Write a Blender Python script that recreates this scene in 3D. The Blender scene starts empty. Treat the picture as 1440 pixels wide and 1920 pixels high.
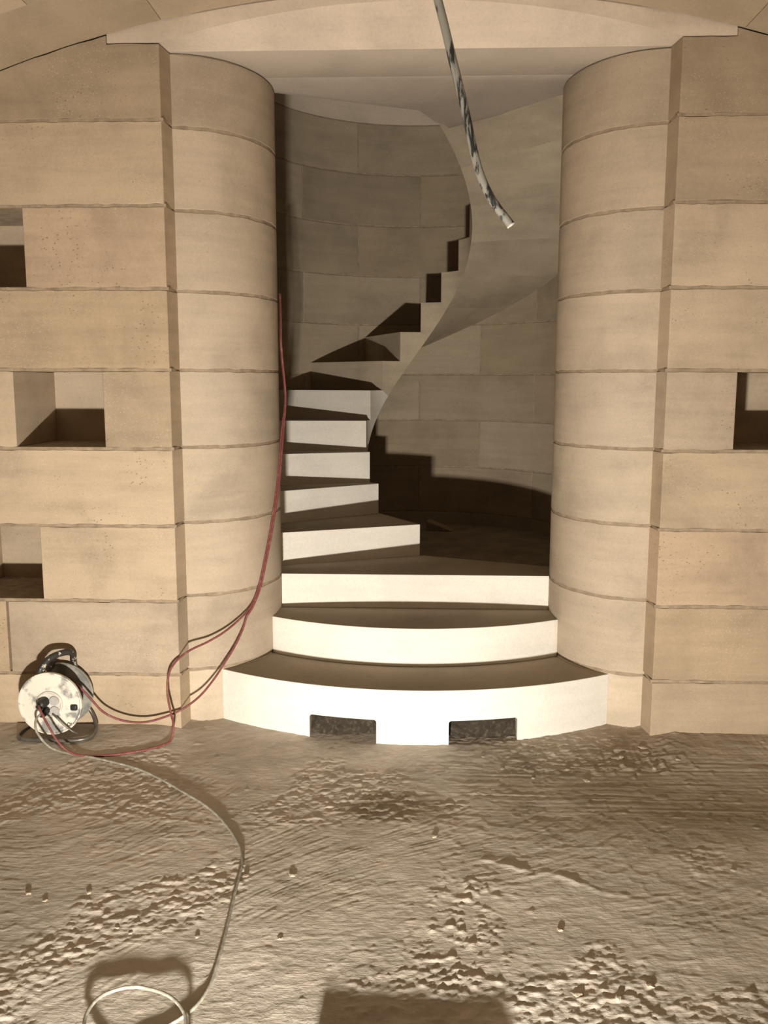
import bpy, bmesh, math, random
import numpy as np
from mathutils import Vector, Matrix

R_ = math.radians
random.seed(7)
scene = bpy.context.scene
COL = scene.collection

# ------------------------------------------------------------------ camera
cam_d = bpy.data.cameras.new('camera')
cam = bpy.data.objects.new('camera', cam_d); COL.objects.link(cam)
cam_d.sensor_fit = 'VERTICAL'; cam_d.sensor_height = 24.0
cam_d.lens = 1661.0 / 1920.0 * 24.0
cam_d.clip_start = 0.02
yaw, pitch, roll = R_(2.1), R_(8.39), R_(0.08)
F = Vector((-math.sin(yaw)*math.cos(pitch), math.cos(yaw)*math.cos(pitch), -math.sin(pitch)))
Rt = Vector((math.cos(yaw), math.sin(yaw), 0)); U = Rt.cross(F)
Rr = Rt*math.cos(roll) + U*math.sin(roll); Ur = U*math.cos(roll) - Rt*math.sin(roll)
cam.matrix_world = Matrix(((Rr.x, Ur.x, -F.x, 0.005), (Rr.y, Ur.y, -F.y, -3.70), (Rr.z, Ur.z, -F.z, 1.50), (0, 0, 0, 1)))
scene.camera = cam

# ------------------------------------------------------------------ world, exposure
w = bpy.data.worlds.new('world'); scene.world = w; w.use_nodes = True
w.node_tree.nodes['Background'].inputs[0].default_value = (1.0, 0.9, 0.75, 1)
w.node_tree.nodes['Background'].inputs[1].default_value = 0.0
scene.view_settings.view_transform = 'Standard'
scene.view_settings.look = 'None'
scene.view_settings.exposure = 0.0
scene.view_settings.gamma = 1.0
scene.view_settings.use_curve_mapping = False

# the floodlight standing on the floor behind the lower edge of the picture
LAMP = Vector((-0.26, -3.36, 0.040)); LAMP_POWER = 146.0
LAMP_COLOR = (1.0, 0.93, 0.82)

# ------------------------------------------------------------------ helpers
def link(o, parent=None):
    COL.objects.link(o)
    if parent is not None:
        o.parent = parent
    return o

def tag(o, label=None, cat=None, group=None, kind=None):
    if label: o['label'] = label
    if cat: o['category'] = cat
    if group: o['group'] = group
    if kind: o['kind'] = kind
    return o

def make(name, verts, faces, m, parent=None, sharp=30, smooth=True, recalc=True, loc=None):
    me = bpy.data.meshes.new(name)
    me.from_pydata([tuple(v) for v in verts], [], faces)
    if recalc:
        bm = bmesh.new(); bm.from_mesh(me)
        bmesh.ops.recalc_face_normals(bm, faces=bm.faces[:])
        bm.to_mesh(me); bm.free()
    return finish(name, me, m, parent, sharp, smooth, loc)

def finish(name, me, m, parent=None, sharp=30, smooth=True, loc=None):
    if smooth:
        me.polygons.foreach_set('use_smooth', [True]*len(me.polygons))
        me.set_sharp_from_angle(angle=R_(sharp))
    if m is not None: me.materials.append(m)
    o = bpy.data.objects.new(name, me)
    if loc is not None:
        me.transform(Matrix.Translation(-Vector(loc))); o.location = loc
    link(o, parent)
    if parent is not None and loc is not None:
        o.matrix_parent_inverse = Matrix.Identity(4)
    return o

def from_bm(name, bm, m, parent=None, sharp=30, smooth=True):
    me = bpy.data.meshes.new(name)
    bmesh.ops.recalc_face_normals(bm, faces=bm.faces[:])
    bm.to_mesh(me); bm.free()
    return finish(name, me, m, parent, sharp, smooth)

def empty(name, loc):
    o = bpy.data.objects.new(name, None); o.location = loc; o.empty_display_size = 0.1
    return link(o)

def bm_box(bm, c, s, rot=None):
    r = bmesh.ops.create_cube(bm, size=1.0)
    M = Matrix.Translation(Vector(c)) @ (rot.to_4x4() if rot else Matrix.Identity(4)) @ Matrix.Diagonal((s[0], s[1], s[2], 1))
    bmesh.ops.transform(bm, matrix=M, verts=r['verts'])
    return r['verts']

def bevel_all(bm, w, seg=2, ang=40):
    es = [e for e in bm.edges if len(e.link_faces) == 2 and e.calc_face_angle(0) > R_(ang)]
    bmesh.ops.bevel(bm, geom=es, offset=w, segments=seg, profile=0.5, affect='EDGES')

def catmull(pts, n=8):
    P = [Vector(p) for p in pts]; out = []
    P = [P[0]*2-P[1]] + P + [P[-1]*2-P[-2]]
    for i in range(1, len(P)-2):
        a, b, c, d = P[i-1], P[i], P[i+1], P[i+2]
        for k in range(n):
            t = k/n
            out.append(0.5*((2*b)+(c-a)*t+(2*a-5*b+4*c-d)*t*t+(3*b-a-3*c+d)*t**3))
    out.append(P[-2]); return out

def tube_geo(path, r, seg=10, closed=False):
    V, Fc = [], []
    n = len(path); prev = None
    for i, p in enumerate(path):
        t = (path[min(i+1, n-1)] - path[max(i-1, 0)])
        if closed: t = path[(i+1) % n] - path[i-1]
        t.normalize()
        if prev is None:
            a = t.orthogonal().normalized()
        else:
            a = (prev - t*prev.dot(t)).normalized()
        prev = a; b = t.cross(a)
        for k in range(seg):
            an = 2*math.pi*k/seg
            V.append(p + (a*math.cos(an)+b*math.sin(an))*r)
    m = n if closed else n-1
    for i in range(m):
        for k in range(seg):
            j = (i+1) % n
            Fc.append((i*seg+k, i*seg+(k+1) % seg, j*seg+(k+1) % seg, j*seg+k))
    if not closed:
        Fc.append(tuple(range(seg))[::-1]); Fc.append(tuple(range((n-1)*seg, n*seg)))
    return V, Fc

def tube(name, pts, r, m, parent=None, n=8, seg=10, closed=False, raw=False):
    path = [Vector(p) for p in pts] if raw else catmull(pts, n)
    V, Fc = tube_geo(path, r, seg, closed)
    return make(name, V, Fc, m, parent, sharp=50)

def prism(name, poly, z0, z1, m, parent=None, bevel=0.0, sharp=30):
    bm = bmesh.new()
    a = [bm.verts.new((x, y, z0)) for x, y in poly]; b = [bm.verts.new((x, y, z1)) for x, y in poly]
    bm.faces.new(a[::-1]); bm.faces.new(b)
    n = len(poly)
    for i in range(n):
        bm.faces.new((a[i], a[(i+1) % n], b[(i+1) % n], b[i]))
    bmesh.ops.recalc_face_normals(bm, faces=bm.faces[:])
    if bevel: bevel_all(bm, bevel, 2)
    return from_bm(name, bm, m, parent, sharp)

def lathe_geo(prof, n=48, full=True):
    """profile of (radius, height) around the y axis (axis pointing to -y with growing height)"""
    V, Fc = [], []
    for (r, h) in prof:
        for k in range(n):
            a = 2*math.pi*k/n
            V.append(Vector((r*math.cos(a), -h, r*math.sin(a))))
    for i in range(len(prof)-1):
        for k in range(n):
            Fc.append((i*n+k, i*n+(k+1) % n, (i+1)*n+(k+1) % n, (i+1)*n+k))
    Fc.append(tuple(range(n))); Fc.append(tuple(range((len(prof)-1)*n, len(prof)*n)))
    return V, Fc

# ------------------------------------------------------------------ materials
class N:
    def __init__(s, name):
        s.m = bpy.data.materials.new(name); s.m.use_nodes = True
        s.t = s.m.node_tree; s.t.nodes.clear()
        s.out = s.n('ShaderNodeOutputMaterial'); s.b = s.n('ShaderNodeBsdfPrincipled')
        s.l(s.b.outputs[0], s.out.inputs[0])
    def n(s, t, **kw):
        x = s.t.nodes.new(t)
        for k, v in kw.items(): setattr(x, k, v)
        return x
    def l(s, a, b): s.t.links.new(a, b)
    def val(s, sock, v):
        if isinstance(v, bpy.types.NodeSocket): s.l(v, sock)
        else: sock.default_value = v
    def coord(s, scale=(1, 1, 1), rand=0.0):
        tc = s.n('ShaderNodeTexCoord'); mp = s.n('ShaderNodeMapping')
        mp.inputs['Scale'].default_value = scale
        s.l(tc.outputs['Object'], mp.inputs['Vector'])
        if rand:
            oi = s.n('ShaderNodeObjectInfo')
            mu = s.n('ShaderNodeMath', operation='MULTIPLY'); mu.inputs[1].default_value = rand
            s.l(oi.outputs['Random'], mu.inputs[0])
            cx = s.n('ShaderNodeCombineXYZ')
            for i in range(3): s.l(mu.outputs[0], cx.inputs[i])
            s.l(cx.outputs[0], mp.inputs['Location'])
        return mp.outputs[0]
    def noise(s, vec, scale, detail=4, rough=0.55, dist=0.0):
        x = s.n('ShaderNodeTexNoise'); x.inputs['Scale'].default_value = scale
        x.inputs['Detail'].default_value = detail; x.inputs['Roughness'].default_value = rough
        x.inputs['Distortion'].default_value = dist
        s.l(vec, x.inputs['Vector']); return x.outputs['Fac']
    def voro(s, vec, scale, feature='F1'):
        x = s.n('ShaderNodeTexVoronoi', feature=feature); x.inputs['Scale'].default_value = scale
        s.l(vec, x.inputs['Vector']); return x.outputs['Distance']
    def ramp(s, fac, stops):
        x = s.n('ShaderNodeValToRGB'); e = x.color_ramp.elements
        while len(e) < len(stops): e.new(0.5)
        for i, (p, c) in enumerate(stops):
            e[i].position = p; e[i].color = (c, c, c, 1) if isinstance(c, (int, float)) else (*c, 1)
        s.val(x.inputs[0], fac); return x.outputs[0]
    def math(s, op, a, b=None):
        x = s.n('ShaderNodeMath', operation=op); s.val(x.inputs[0], a)
        if b is not None: s.val(x.inputs[1], b)
        return x.outputs[0]
    def mix(s, mode, fac, a, b):
        x = s.n('ShaderNodeMix', data_type='RGBA', blend_type=mode)
        s.val(x.inputs[0], fac)
        for sock, v in ((x.inputs[6], a), (x.inputs[7], b)):
            if isinstance(v, tuple): v = (*v, 1) if len(v) == 3 else v
            s.val(sock, v)
        return x.outputs[2]
    def bump(s, h, strength, dist, normal=None):
        x = s.n('ShaderNodeBump'); x.inputs['Strength'].default_value = strength; x.inputs['Distance'].default_value = dist
        s.l(h, x.inputs['Height'])
        if normal is not None: s.l(normal, x.inputs['Normal'])
        return x.outputs[0]

def stone_mat(name, base, pits=1.0, mott=1.0, flecks=1.0, rough=0.9, bumpk=1.0):
    s = N(name); v = s.coord(rand=37.0)
    oi = s.n('ShaderNodeObjectInfo')
    col = s.mix('MULTIPLY', 1.0, (*base, 1), oi.outputs['Color'])
    m1 = s.noise(v, 2.6, 6, 0.6, 0.3)
    col = s.mix('MULTIPLY', 1.0, col, s.ramp(m1, [(0.28, 1-0.24*mott), (0.5, 1.0), (0.72, 1+0.12*mott)]))
    m2 = s.noise(s.coord((0.7, 0.7, 7.0), 21.0), 3.0, 5, 0.6, 0.2)
    col = s.mix('MULTIPLY', 1.0, col, s.ramp(m2, [(0.3, 1-0.10*mott), (0.6, 1.03), (0.8, 1.05)]))
    m3 = s.noise(v, 90, 3, 0.6)
    col = s.mix('MULTIPLY', 1.0, col, s.ramp(m3, [(0.25, 0.93), (0.5, 1.0), (0.75, 1.05)]))
    # patches where the bed is full of small shells and pits
    patch = s.ramp(s.noise(v, 3.3, 3, 0.5), [(0.45, 0.0), (0.62, 1.0)])
    vo = s.voro(s.coord((1, 1, 1.7), 11.0), 75)
    fle = s.math('MULTIPLY', s.ramp(vo, [(0.12, 1.0), (0.2, 0.0)]), patch)
    fle = s.math('MULTIPLY', fle, 0.75*flecks)
    col = s.mix('MIX', fle, col, (0.62, 0.55, 0.44))
    vo2 = s.voro(s.coord((1, 1, 1.5), 53.0), 48)
    thr = s.ramp(s.noise(s.coord(rand=5.0), 5.0, 2, 0.5), [(0.42, 0.0), (0.7, 0.19*pits)])
    pit = s.math('LESS_THAN', vo2, thr)
    col = s.mix('MIX', s.math('MULTIPLY', pit, 0.65), col, (0.16, 0.11, 0.065))
    s.val(s.b.inputs['Base Color'], col)
    s.b.inputs['Roughness'].default_value = rough
    s.b.inputs['Specular IOR Level'].default_value = 0.25
    h = s.math('ADD', s.math('MULTIPLY', s.noise(v, 140, 4, 0.65), 0.5), s.math('MULTIPLY', s.noise(v, 22, 4, 0.6), 0.7))
    h = s.math('SUBTRACT', h, s.math('MULTIPLY', pit, 1.2))
    s.l(s.bump(h, 0.35*bumpk, 0.003), s.b.inputs['Normal'])
    return s.m

def simple(name, c, rough=0.6, metal=0.0, var=0.15, nscale=30, bump=0.0, c2=None, stops=(0.45, 0.6), spec=0.4):
    s = N(name); v = s.coord(rand=13.0)
    nz = s.noise(v, nscale, 5, 0.6)
    if c2 is not None:
        f = s.ramp(nz, [(stops[0], 0.0), (stops[1], 1.0)])
        col = s.mix('MIX', f, (*c, 1), (*c2, 1))
    else:
        col = s.mix('MULTIPLY', 1.0, (*c, 1), s.ramp(nz, [(0.3, 1-var), (0.7, 1+var)]))
    s.val(s.b.inputs['Base Color'], col)
    s.b.inputs['Roughness'].default_value = rough; s.b.inputs['Metallic'].default_value = metal
    s.b.inputs['Specular IOR Level'].default_value = spec
    if bump: s.l(s.bump(s.noise(v, nscale*3, 4, 0.6), bump, 0.002), s.b.inputs['Normal'])
    return s.m

M_WALL = stone_mat('limestone_wall', (0.455, 0.366, 0.266), 1.0, 1.0, 1.0)
M_JAMB = stone_mat('limestone_jamb', (0.47, 0.388, 0.298), 0.6, 0.9, 0.6)
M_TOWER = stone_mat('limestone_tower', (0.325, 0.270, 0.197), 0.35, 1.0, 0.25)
M_STEP = stone_mat('limestone_step', (0.76, 0.72, 0.655), 0.12, 0.45, 0.1, 0.85, 0.6)
M_LINTEL = stone_mat('limestone_lintel', (0.65, 0.555, 0.46), 0.25, 0.6, 0.15)
M_VAULT = stone_mat('limestone_vault', (0.44, 0.355, 0.255), 0.6, 0.7, 0.4)
M_MORTAR = simple('joint_mortar', (0.315, 0.245, 0.17), 0.95, 0, 0.3, 25, 0.5)
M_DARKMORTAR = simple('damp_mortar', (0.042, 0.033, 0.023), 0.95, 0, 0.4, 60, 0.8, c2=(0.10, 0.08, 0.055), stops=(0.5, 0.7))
M_RED = simple('red_rubber', (0.19, 0.05, 0.046), 0.6, 0, 0.2, 50, c2=(0.30, 0.14, 0.115), stops=(0.5, 0.75))
M_GREY = simple('grey_rubber', (0.25, 0.23, 0.185), 0.5, 0, 0.15, 60, c2=(0.40, 0.375, 0.315), stops=(0.45, 0.65))
M_BLACK = simple('black_plastic', (0.022, 0.021, 0.019), 0.5, 0, 0.3, 40)
M_BLACKDUST = simple('dusty_black_plastic', (0.03, 0.028, 0.025), 0.6, 0, 0.3, 26, c2=(0.62, 0.57, 0.48), stops=(0.56, 0.62))
M_REEL = simple('plaster_splashed_steel', (0.26, 0.26, 0.245), 0.55, 0.0, 0.2, 14, 0.3, c2=(0.72, 0.67, 0.58), stops=(0.40, 0.50))
M_REELB = simple('dusty_galvanised_steel', (0.30, 0.30, 0.28), 0.45, 0.35, 0.2, 16, 0.1, c2=(0.55, 0.53, 0.48), stops=(0.42, 0.62))
M_TUBE = simple('dull_steel_tube', (0.16, 0.15, 0.13), 0.4, 0.6, 0.3, 30)
M_SOCK = simple('grey_socket_cover', (0.42, 0.41, 0.38), 0.6, 0, 0.1, 60)
M_HUB = simple('dusty_hub_plastic', (0.60, 0.57, 0.50), 0.7, 0, 0.2, 30)
M_WOOD = simple('raw_wood', (0.26, 0.19, 0.12), 0.8, 0, 0.25, 12)
M_LAMPCASE = simple('lamp_casing', (0.10, 0.09, 0.06), 0.5, 0.3, 0.2, 20)
M_DIRT = simple('dirty_mortar_bed', (0.22, 0.175, 0.125), 0.95, 0, 0.3, 6, 0.8)
M_CRUMB = simple('dry_mortar_crumb', (0.42, 0.35, 0.265), 0.95, 0, 0.25, 80, 0.5)

M_TREAD = stone_mat('shaded_tread', (0.36, 0.305, 0.235), 0.0, 0.7, 0.0, 0.95, 0.6)  # darker stone for upward faces: shade on the treads put into the colour

def conduit_mat():
    s = N('smeared_grey_conduit'); v = s.coord((5, 5, 1.2), 3.0)
    a = s.noise(v, 9, 5, 0.6, 0.8)
    col = s.mix('MIX', s.ramp(a, [(0.50, 0.0), (0.57, 1.0)]), (0.24, 0.23, 0.20, 1), (0.018, 0.019, 0.018, 1))
    b = s.noise(s.coord((4, 4, 1.5), 1.0), 14, 5, 0.7, 1.0)
    col = s.mix('MIX', s.ramp(b, [(0.60, 0.0), (0.70, 0.6)]), col, (0.42, 0.40, 0.35, 1))
    s.val(s.b.inputs['Base Color'], col); s.b.inputs['Roughness'].default_value = 0.45
    return s.m
M_CONDUIT = conduit_mat()

def floor_mat():
    s = N('rough_screed'); v = s.coord()
    a = s.noise(v, 1.1, 6, 0.6, 0.4)
    col = s.ramp(a, [(0.30, (0.50, 0.44, 0.365)), (0.52, (0.60, 0.54, 0.465)), (0.72, (0.68, 0.625, 0.55))])
    b = s.noise(v, 7, 6, 0.65)
    col = s.mix('MULTIPLY', 1.0, col, s.ramp(b, [(0.3, 0.82), (0.6, 1.02), (0.8, 1.1)]))
    # darker noise band along the foot of the stair and to the right of it
    c = s.noise(s.coord((0.5, 1.3, 1)), 1.6, 4, 0.6, 0.5)
    col = s.mix('MULTIPLY', 0.7, col, s.ramp(c, [(0.50, 1.0), (0.66, 0.72)]))
    # ragged darker patch in front of the right jamb, and a small one before the slots
    tc = s.n('ShaderNodeTexCoord'); wob = s.noise(v, 2.2, 5, 0.65)
    def blob(cx, cy, rx, ry):
        mp = s.n('ShaderNodeMapping'); mp.vector_type = 'POINT'
        mp.inputs['Scale'].default_value = (1/rx, 1/ry, 0); mp.inputs['Location'].default_value = (-cx/rx, -cy/ry, 0)
        s.l(tc.outputs['Object'], mp.inputs['Vector'])
        ln = s.n('ShaderNodeVectorMath', operation='LENGTH'); s.l(mp.outputs[0], ln.inputs[0])
        return s.ramp(s.math('ADD', ln.outputs['Value'], s.math('MULTIPLY', s.math('SUBTRACT', wob, 0.5), 1.4)), [(0.55, 1.0), (1.0, 0.0)])
    darker = s.math('MAXIMUM', blob(1.05, -0.35, 0.95, 0.62), blob(-0.05, -0.62, 0.28, 0.12))
    col = s.mix('MULTIPLY', darker, col, (0.66, 0.62, 0.57))
    s.val(s.b.inputs['Base Color'], col)
    s.b.inputs['Roughness'].default_value = 0.95; s.b.inputs['Specular IOR Level'].default_value = 0.15
    h = s.math('ADD', s.math('MULTIPLY', s.noise(v, 60, 5, 0.65), 0.6), s.math('MULTIPLY', s.noise(s.coord((0.6, 2.2, 1)), 45, 4, 0.6, 0.4), 0.5))
    s.l(s.bump(h, 0.75, 0.004), s.b.inputs['Normal'])
    return s.m
M_FLOOR = floor_mat()

TINTS = [(1.0, 0.97, 0.93), (1.07, 1.05, 1.03), (0.88, 0.85, 0.81), (1.05, 0.97, 0.93), (0.95, 0.95, 0.97), (1.12, 1.10, 1.08), (0.95, 0.90, 0.83)]
def tint(o, t=None, k=1.0):
    t = t or random.choice(TINTS)
    j = random.uniform(-0.03, 0.03)
    o.color = (max(0, 1+(t[0]-1)*k+j), max(0, 1+(t[1]-1)*k+j), max(0, 1+(t[2]-1)*k+j), 1)
    return o

# ------------------------------------------------------------------ one dressed stone
def stone(parent, us, v0, v1, mapf, depth, m, t=None, bev=0.002, jit=0.0022, name='stone', tk=1.0, sharp=25):
    """us: column positions; v0/v1: lower/upper edge (number or function of u); mapf(u, v, d) -> point d behind the face"""
    f0 = v0 if callable(v0) else (lambda u: v0); f1 = v1 if callable(v1) else (lambda u: v1)
    n = len(us)
    lo = [f0(u)+random.uniform(-jit, jit) for u in us]; hi = [f1(u)+random.uniform(-jit, jit) for u in us]
    um = 0.5*(us[0]+us[-1])
    # width of a unit of u, to inset the ends evenly
    p0 = Vector(mapf(us[0], lo[0], 0)); p1 = Vector(mapf(us[-1], lo[-1], 0))
    L = max(1e-6, sum((Vector(mapf(us[i+1], lo[0], 0))-Vector(mapf(us[i], lo[0], 0))).length for i in range(n-1)))
    du = bev*(us[-1]-us[0])/L
    V = []
    def ring(ins, d):
        base = len(V)
        for i, u in enumerate(us):
            uu = u + (du if i == 0 else -du if i == n-1 else 0)*(1 if ins else 0)
            V.append(Vector(mapf(uu, lo[i]+(bev if ins else 0), d)))
        for i, u in enumerate(us):
            uu = u + (du if i == 0 else -du if i == n-1 else 0)*(1 if ins else 0)
            V.append(Vector(mapf(uu, hi[i]-(bev if ins else 0), d)))
        return base
    a = ring(True, 0.0); b = ring(False, bev); c = ring(False, depth)
    loop = list(range(n)) + list(range(2*n-1, n-1, -1))
    Fc = []
    for i in range(n-1):
        Fc.append((a+i, a+i+1, a+n+i+1, a+n+i)); Fc.append((c+i, c+n+i, c+n+i+1, c+i+1))
    for q, r in ((a, b), (b, c)):
        for i in range(len(loop)):
            j = (i+1) % len(loop)
            Fc.append((q+loop[i], r+loop[i], r+loop[j], q+loop[j]))
    o = make(name, V, Fc, m, parent, sharp=sharp)
    return tint(o, t, tk)

def lin(a, b, step):
    n = max(1, int(math.ceil(abs(b-a)/step)))
    return [a+(b-a)*i/n for i in range(n+1)]

# ------------------------------------------------------------------ measurements of the place
RH = 0.1806                                   # riser
JZ = [2.536-0.33*i for i in range(8)]         # joints of the coursed wall
J = 0.0065                                    # half joint
VC, VR = -2.083, 5.090                        # vault arc: centre height, radius
vault_z = lambda x: VC + math.sqrt(VR*VR - x*x)
AC, AR = -0.726, 3.693                        # arched lower edge of the lintel
arch_z = lambda x: AC + math.sqrt(AR*AR - x*x)
ZT = 2.825                                    # underside of lintel and landing
WX = 1.026                                    # edges of the two wall faces
EX, EY, EA, EB = 1.03, 0.55, 0.37, 0.44       # plan of the rounded jambs
TX, TY, TR = 0.01, 1.667, 1.027               # stair tower
RI = 0.31                                     # inner end of the steps
XR, YB = 3.2, -8.0                            # far sides of the room

# ------------------------------------------------------------------ floor (height field of troweled rough screed)
rng = np.random.RandomState(3)
PERM = rng.rand(512, 512)
def vnoise(x, y, off=0):
    x = x + 131.7*off; y = y + 57.3*off
    xi = np.floor(x).astype(int); yi = np.floor(y).astype(int)
    fx = x-xi; fy = y-yi
    fx = fx*fx*fx*(fx*(fx*6-15)+10); fy = fy*fy*fy*(fy*(fy*6-15)+10)
    g = lambda i, jx: PERM[i % 512, jx % 512]
    return (g(xi, yi)*(1-fx)+g(xi+1, yi)*fx)*(1-fy)+(g(xi, yi+1)*(1-fx)+g(xi+1, yi+1)*fx)*fy - 0.5
def fbm(x, y, o=4, off=0, gain=0.5):
    s, a = 0, 1.0
    for i in range(o):
        s = s + a*vnoise(x, y, off+i*7); x = x*2.03; y = y*2.03; a *= gain
    return s
def sstep(a, b, x):
    t = np.clip((x-a)/(b-a), 0, 1); return t*t*(3-2*t)
def floor_base(x, y):
    z = -0.03 + 0.045*np.minimum(y, 0)
    z = z + 0.028*sstep(-0.5, 0.0, y)*sstep(0.93, 1.15, np.abs(x))
    return z
def floor_h(x, y):
    z = floor_base(x, y)
    z = z + 0.006*fbm(x*1.3, y*1.3, 3, 1) + 0.0016*fbm(x*7, y*8, 4, 5) + 0.0011*fbm(x*24, y*28, 3, 6, 0.6)
    # trowel strokes: stretched noise along a slowly turning direction
    th = 0.25 + 2.6*vnoise(x*0.7, y*0.7, 11)
    u = np.cos(th)*x + np.sin(th)*y; v = -np.sin(th)*x + np.cos(th)*y
    z = z + 0.0011*fbm(u*9, v*85, 3, 13)*(0.3+sstep(-0.05, 0.25, fbm(x*2, y*2, 2, 17)))
    z = z + 0.0020*fbm(x*3, y*70, 2, 21)*sstep(-0.9, -0.5, y)*sstep(-0.1, 0.3, x)*sstep(0.05, -0.15, y-0.05)
    # crumbly patches of small lumps and creases
    msk = sstep(0.02, 0.26, fbm(x*2.3, y*2.6, 3, 31))
    lum = fbm(x*38, y*58, 3, 37, 0.6)
    z = z + 0.0030*msk*lum + 0.0028*msk*np.maximum(0, lum-0.10)
    cr = 1-np.abs(fbm(x*9, y*15, 3, 39))*3.2
    z = z + 0.0014*np.maximum(0, cr)**3*sstep(-0.15, 0.2, fbm(x*1.6, y*1.6, 2, 45))
    sp = np.maximum(0, vnoise(x*34, y*34, 41)-0.38)
    z = z + 0.022*sp*sstep(-0.1, 0.2, fbm(x*1.7, y*1.7, 2, 43))
    # ragged ridge where two pours meet, and a nest of lumps near the front
    d = y - (-0.95 - 0.35*(x-0.25) - 0.25*(x-0.25)**2) + 0.02*fbm(x*9, y*9, 2, 47)
    z = z + 0.0045*np.exp(-(d/0.014)**2)*sstep(0.15, 0.3, x)*sstep(0.75, 0.6, x)*(0.6+fbm(x*20, y*20, 2, 3))
    g = np.exp(-(((x-0.14)/0.16)**2+((y+1.42)/0.20)**2)) + 0.8*np.exp(-(((x-0.17)/0.12)**2+((y+1.12)/0.10)**2)) + 0.6*np.exp(-(((x+0.45)/0.25)**2+((y+0.72)/0.08)**2))
    z = z + 0.010*np.clip(g, 0, 1)*np.maximum(0, fbm(x*34, y*48, 3, 53, 0.6)-0.03)
    # drops thrown about in front of the right jamb
    g2 = np.exp(-(((x-0.85)/0.35)**2+((y+0.22)/0.20)**2))
    z = z + 0.03*g2*np.maximum(0, vnoise(x*42, y*30, 59)-0.27)
    return z
fx = np.concatenate([np.linspace(-XR, -2.0, 5)[:-1], np.arange(-2.0, 1.75, 0.0055), np.linspace(1.76, XR, 5)])
fy = np.concatenate([np.linspace(YB, -2.1, 8)[:-1], np.arange(-2.1, 0.25, 0.005), np.linspace(0.26, 0.75, 4)])
GX, GY = np.meshgrid(fx, fy)
GZ = floor_h(GX, GY)
nx, ny = len(fx), len(fy)
idx = np.arange(nx*ny).reshape(ny, nx)
quads = np.stack([idx[:-1, :-1], idx[:-1, 1:], idx[1:, 1:], idx[1:, :-1]], -1).reshape(-1, 4)
me = bpy.data.meshes.new('floor')
me.from_pydata(np.stack([GX, GY, GZ], -1).reshape(-1, 3).tolist(), [], quads.tolist())
floor = finish('floor', me, M_FLOOR, sharp=80)
tag(floor, 'rough troweled beige screed floor of the vaulted room', 'floor', kind='structure')
def fz(x, y):
    return float(floor_h(np.array([x]), np.array([y]))[0])

# ------------------------------------------------------------------ coursed end wall, left and right of the stair
def splay(u, d):
    # the edges beside the jambs are cut slightly on the skew
    return (1 if u > 0 else -1)*min(0.19*d, 0.06) if abs(abs(u)-WX) < 0.004 else 0.0
wall_map = lambda u, v, d: (u-splay(u, d), d, v)
NICHE_D = 0.46
def end_wall(s, name, label):
    # mortar in the joints and the plate behind are the wall itself; the stones are its pieces
    bm = bmesh.new()
    x_in, x_out = WX, XR
    def bx(x0, x1, y0, y1, z0, z1):
        a, b = sorted((s*x0, s*x1))
        bm_box(bm, ((a+b)/2, (y0+y1)/2, (z0+z1)/2), (b-a, y1-y0, z1-z0))
    bx(x_in, x_out, NICHE_D+0.002, NICHE_D+0.06, -0.3, 2.9)
    for z in JZ:
        bx(x_in-0.008, x_out, 0.003, NICHE_D+0.002, z-J, z+J)
    wobj = from_bm(name, bm, M_MORTAR, None, smooth=False)
    tag(wobj, label, 'wall', kind='structure')
    def st(x0, x1, z0, z1, t=None, y0=0.0, dep=NICHE_D):
        us = lin(s*x0, s*x1, 0.035)
        if s < 0: us = us[::-1]
        return stone(wobj, us, z0, z1, lambda u, v, d: (u-splay(u, d), y0+d, v), dep, M_WALL, t, tk=0.9)
    # rows from the top; each a list of (x0, x1) stones measured outward, niches given as None gaps
    n0, n1 = (1.309, 1.690)
    m0, m1 = (1.611, 1.990)
    rows = [
        (JZ[1], JZ[0], [(WX, 1.98), (1.99, XR)], None),
        (JZ[2], JZ[1], [(WX, m0), (m1, XR)], (m0, m1)),
        (JZ[3], JZ[2], [(WX, 1.86), (1.87, XR)], None),
        (JZ[4], JZ[3], [(WX, n0), (n1, 2.3), (2.31, XR)], (n0, n1)),
        (JZ[5], JZ[4], [(WX, 1.95), (1.96, XR)], None),
        (JZ[6], JZ[5], [(WX, m0), (m1, XR)], (m0, m1)),
        (JZ[7], JZ[6], [(WX, 1.770), (1.781, XR)], None),
        (-0.25, JZ[7], [(WX, 2.05), (2.06, XR)], None),
    ]
    for ri, (z0, z1, sts, niche) in enumerate(rows):
        zb = z0+J if z0 > 0 else z0
        tl = TINTS[(ri*3+(0 if s < 0 else 2)) % len(TINTS)]
        for q, (a, b) in enumerate(sts):
            st(a, b, zb, z1-J, tl if q == 0 else None)
        if niche:
            st(niche[0]-0.02, niche[1]+0.02, z0-0.01, z1+0.01, (1.05, 1.05, 1.06), NICHE_D-0.03, 0.05)
    # top course up to the vault, notched for the lintel
    us = lin(s*WX, s*1.2349, 0.06) + lin(s*1.2351, s*XR, 0.06)
    if s < 0: us = us[::-1]
    top = lambda u: ZT-0.004 if abs(u) < 1.235 else vault_z(u)-0.0015
    stone(wobj, us, JZ[0]+J, top, wall_map, NICHE_D, M_WALL, (0.84, 0.81, 0.77))
    return wobj
end_wall(-1, 'wall_left', 'coursed limestone wall with square niches left of the stair')
end_wall(1, 'wall_right', 'coursed limestone wall with square niches right of the stair')

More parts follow.
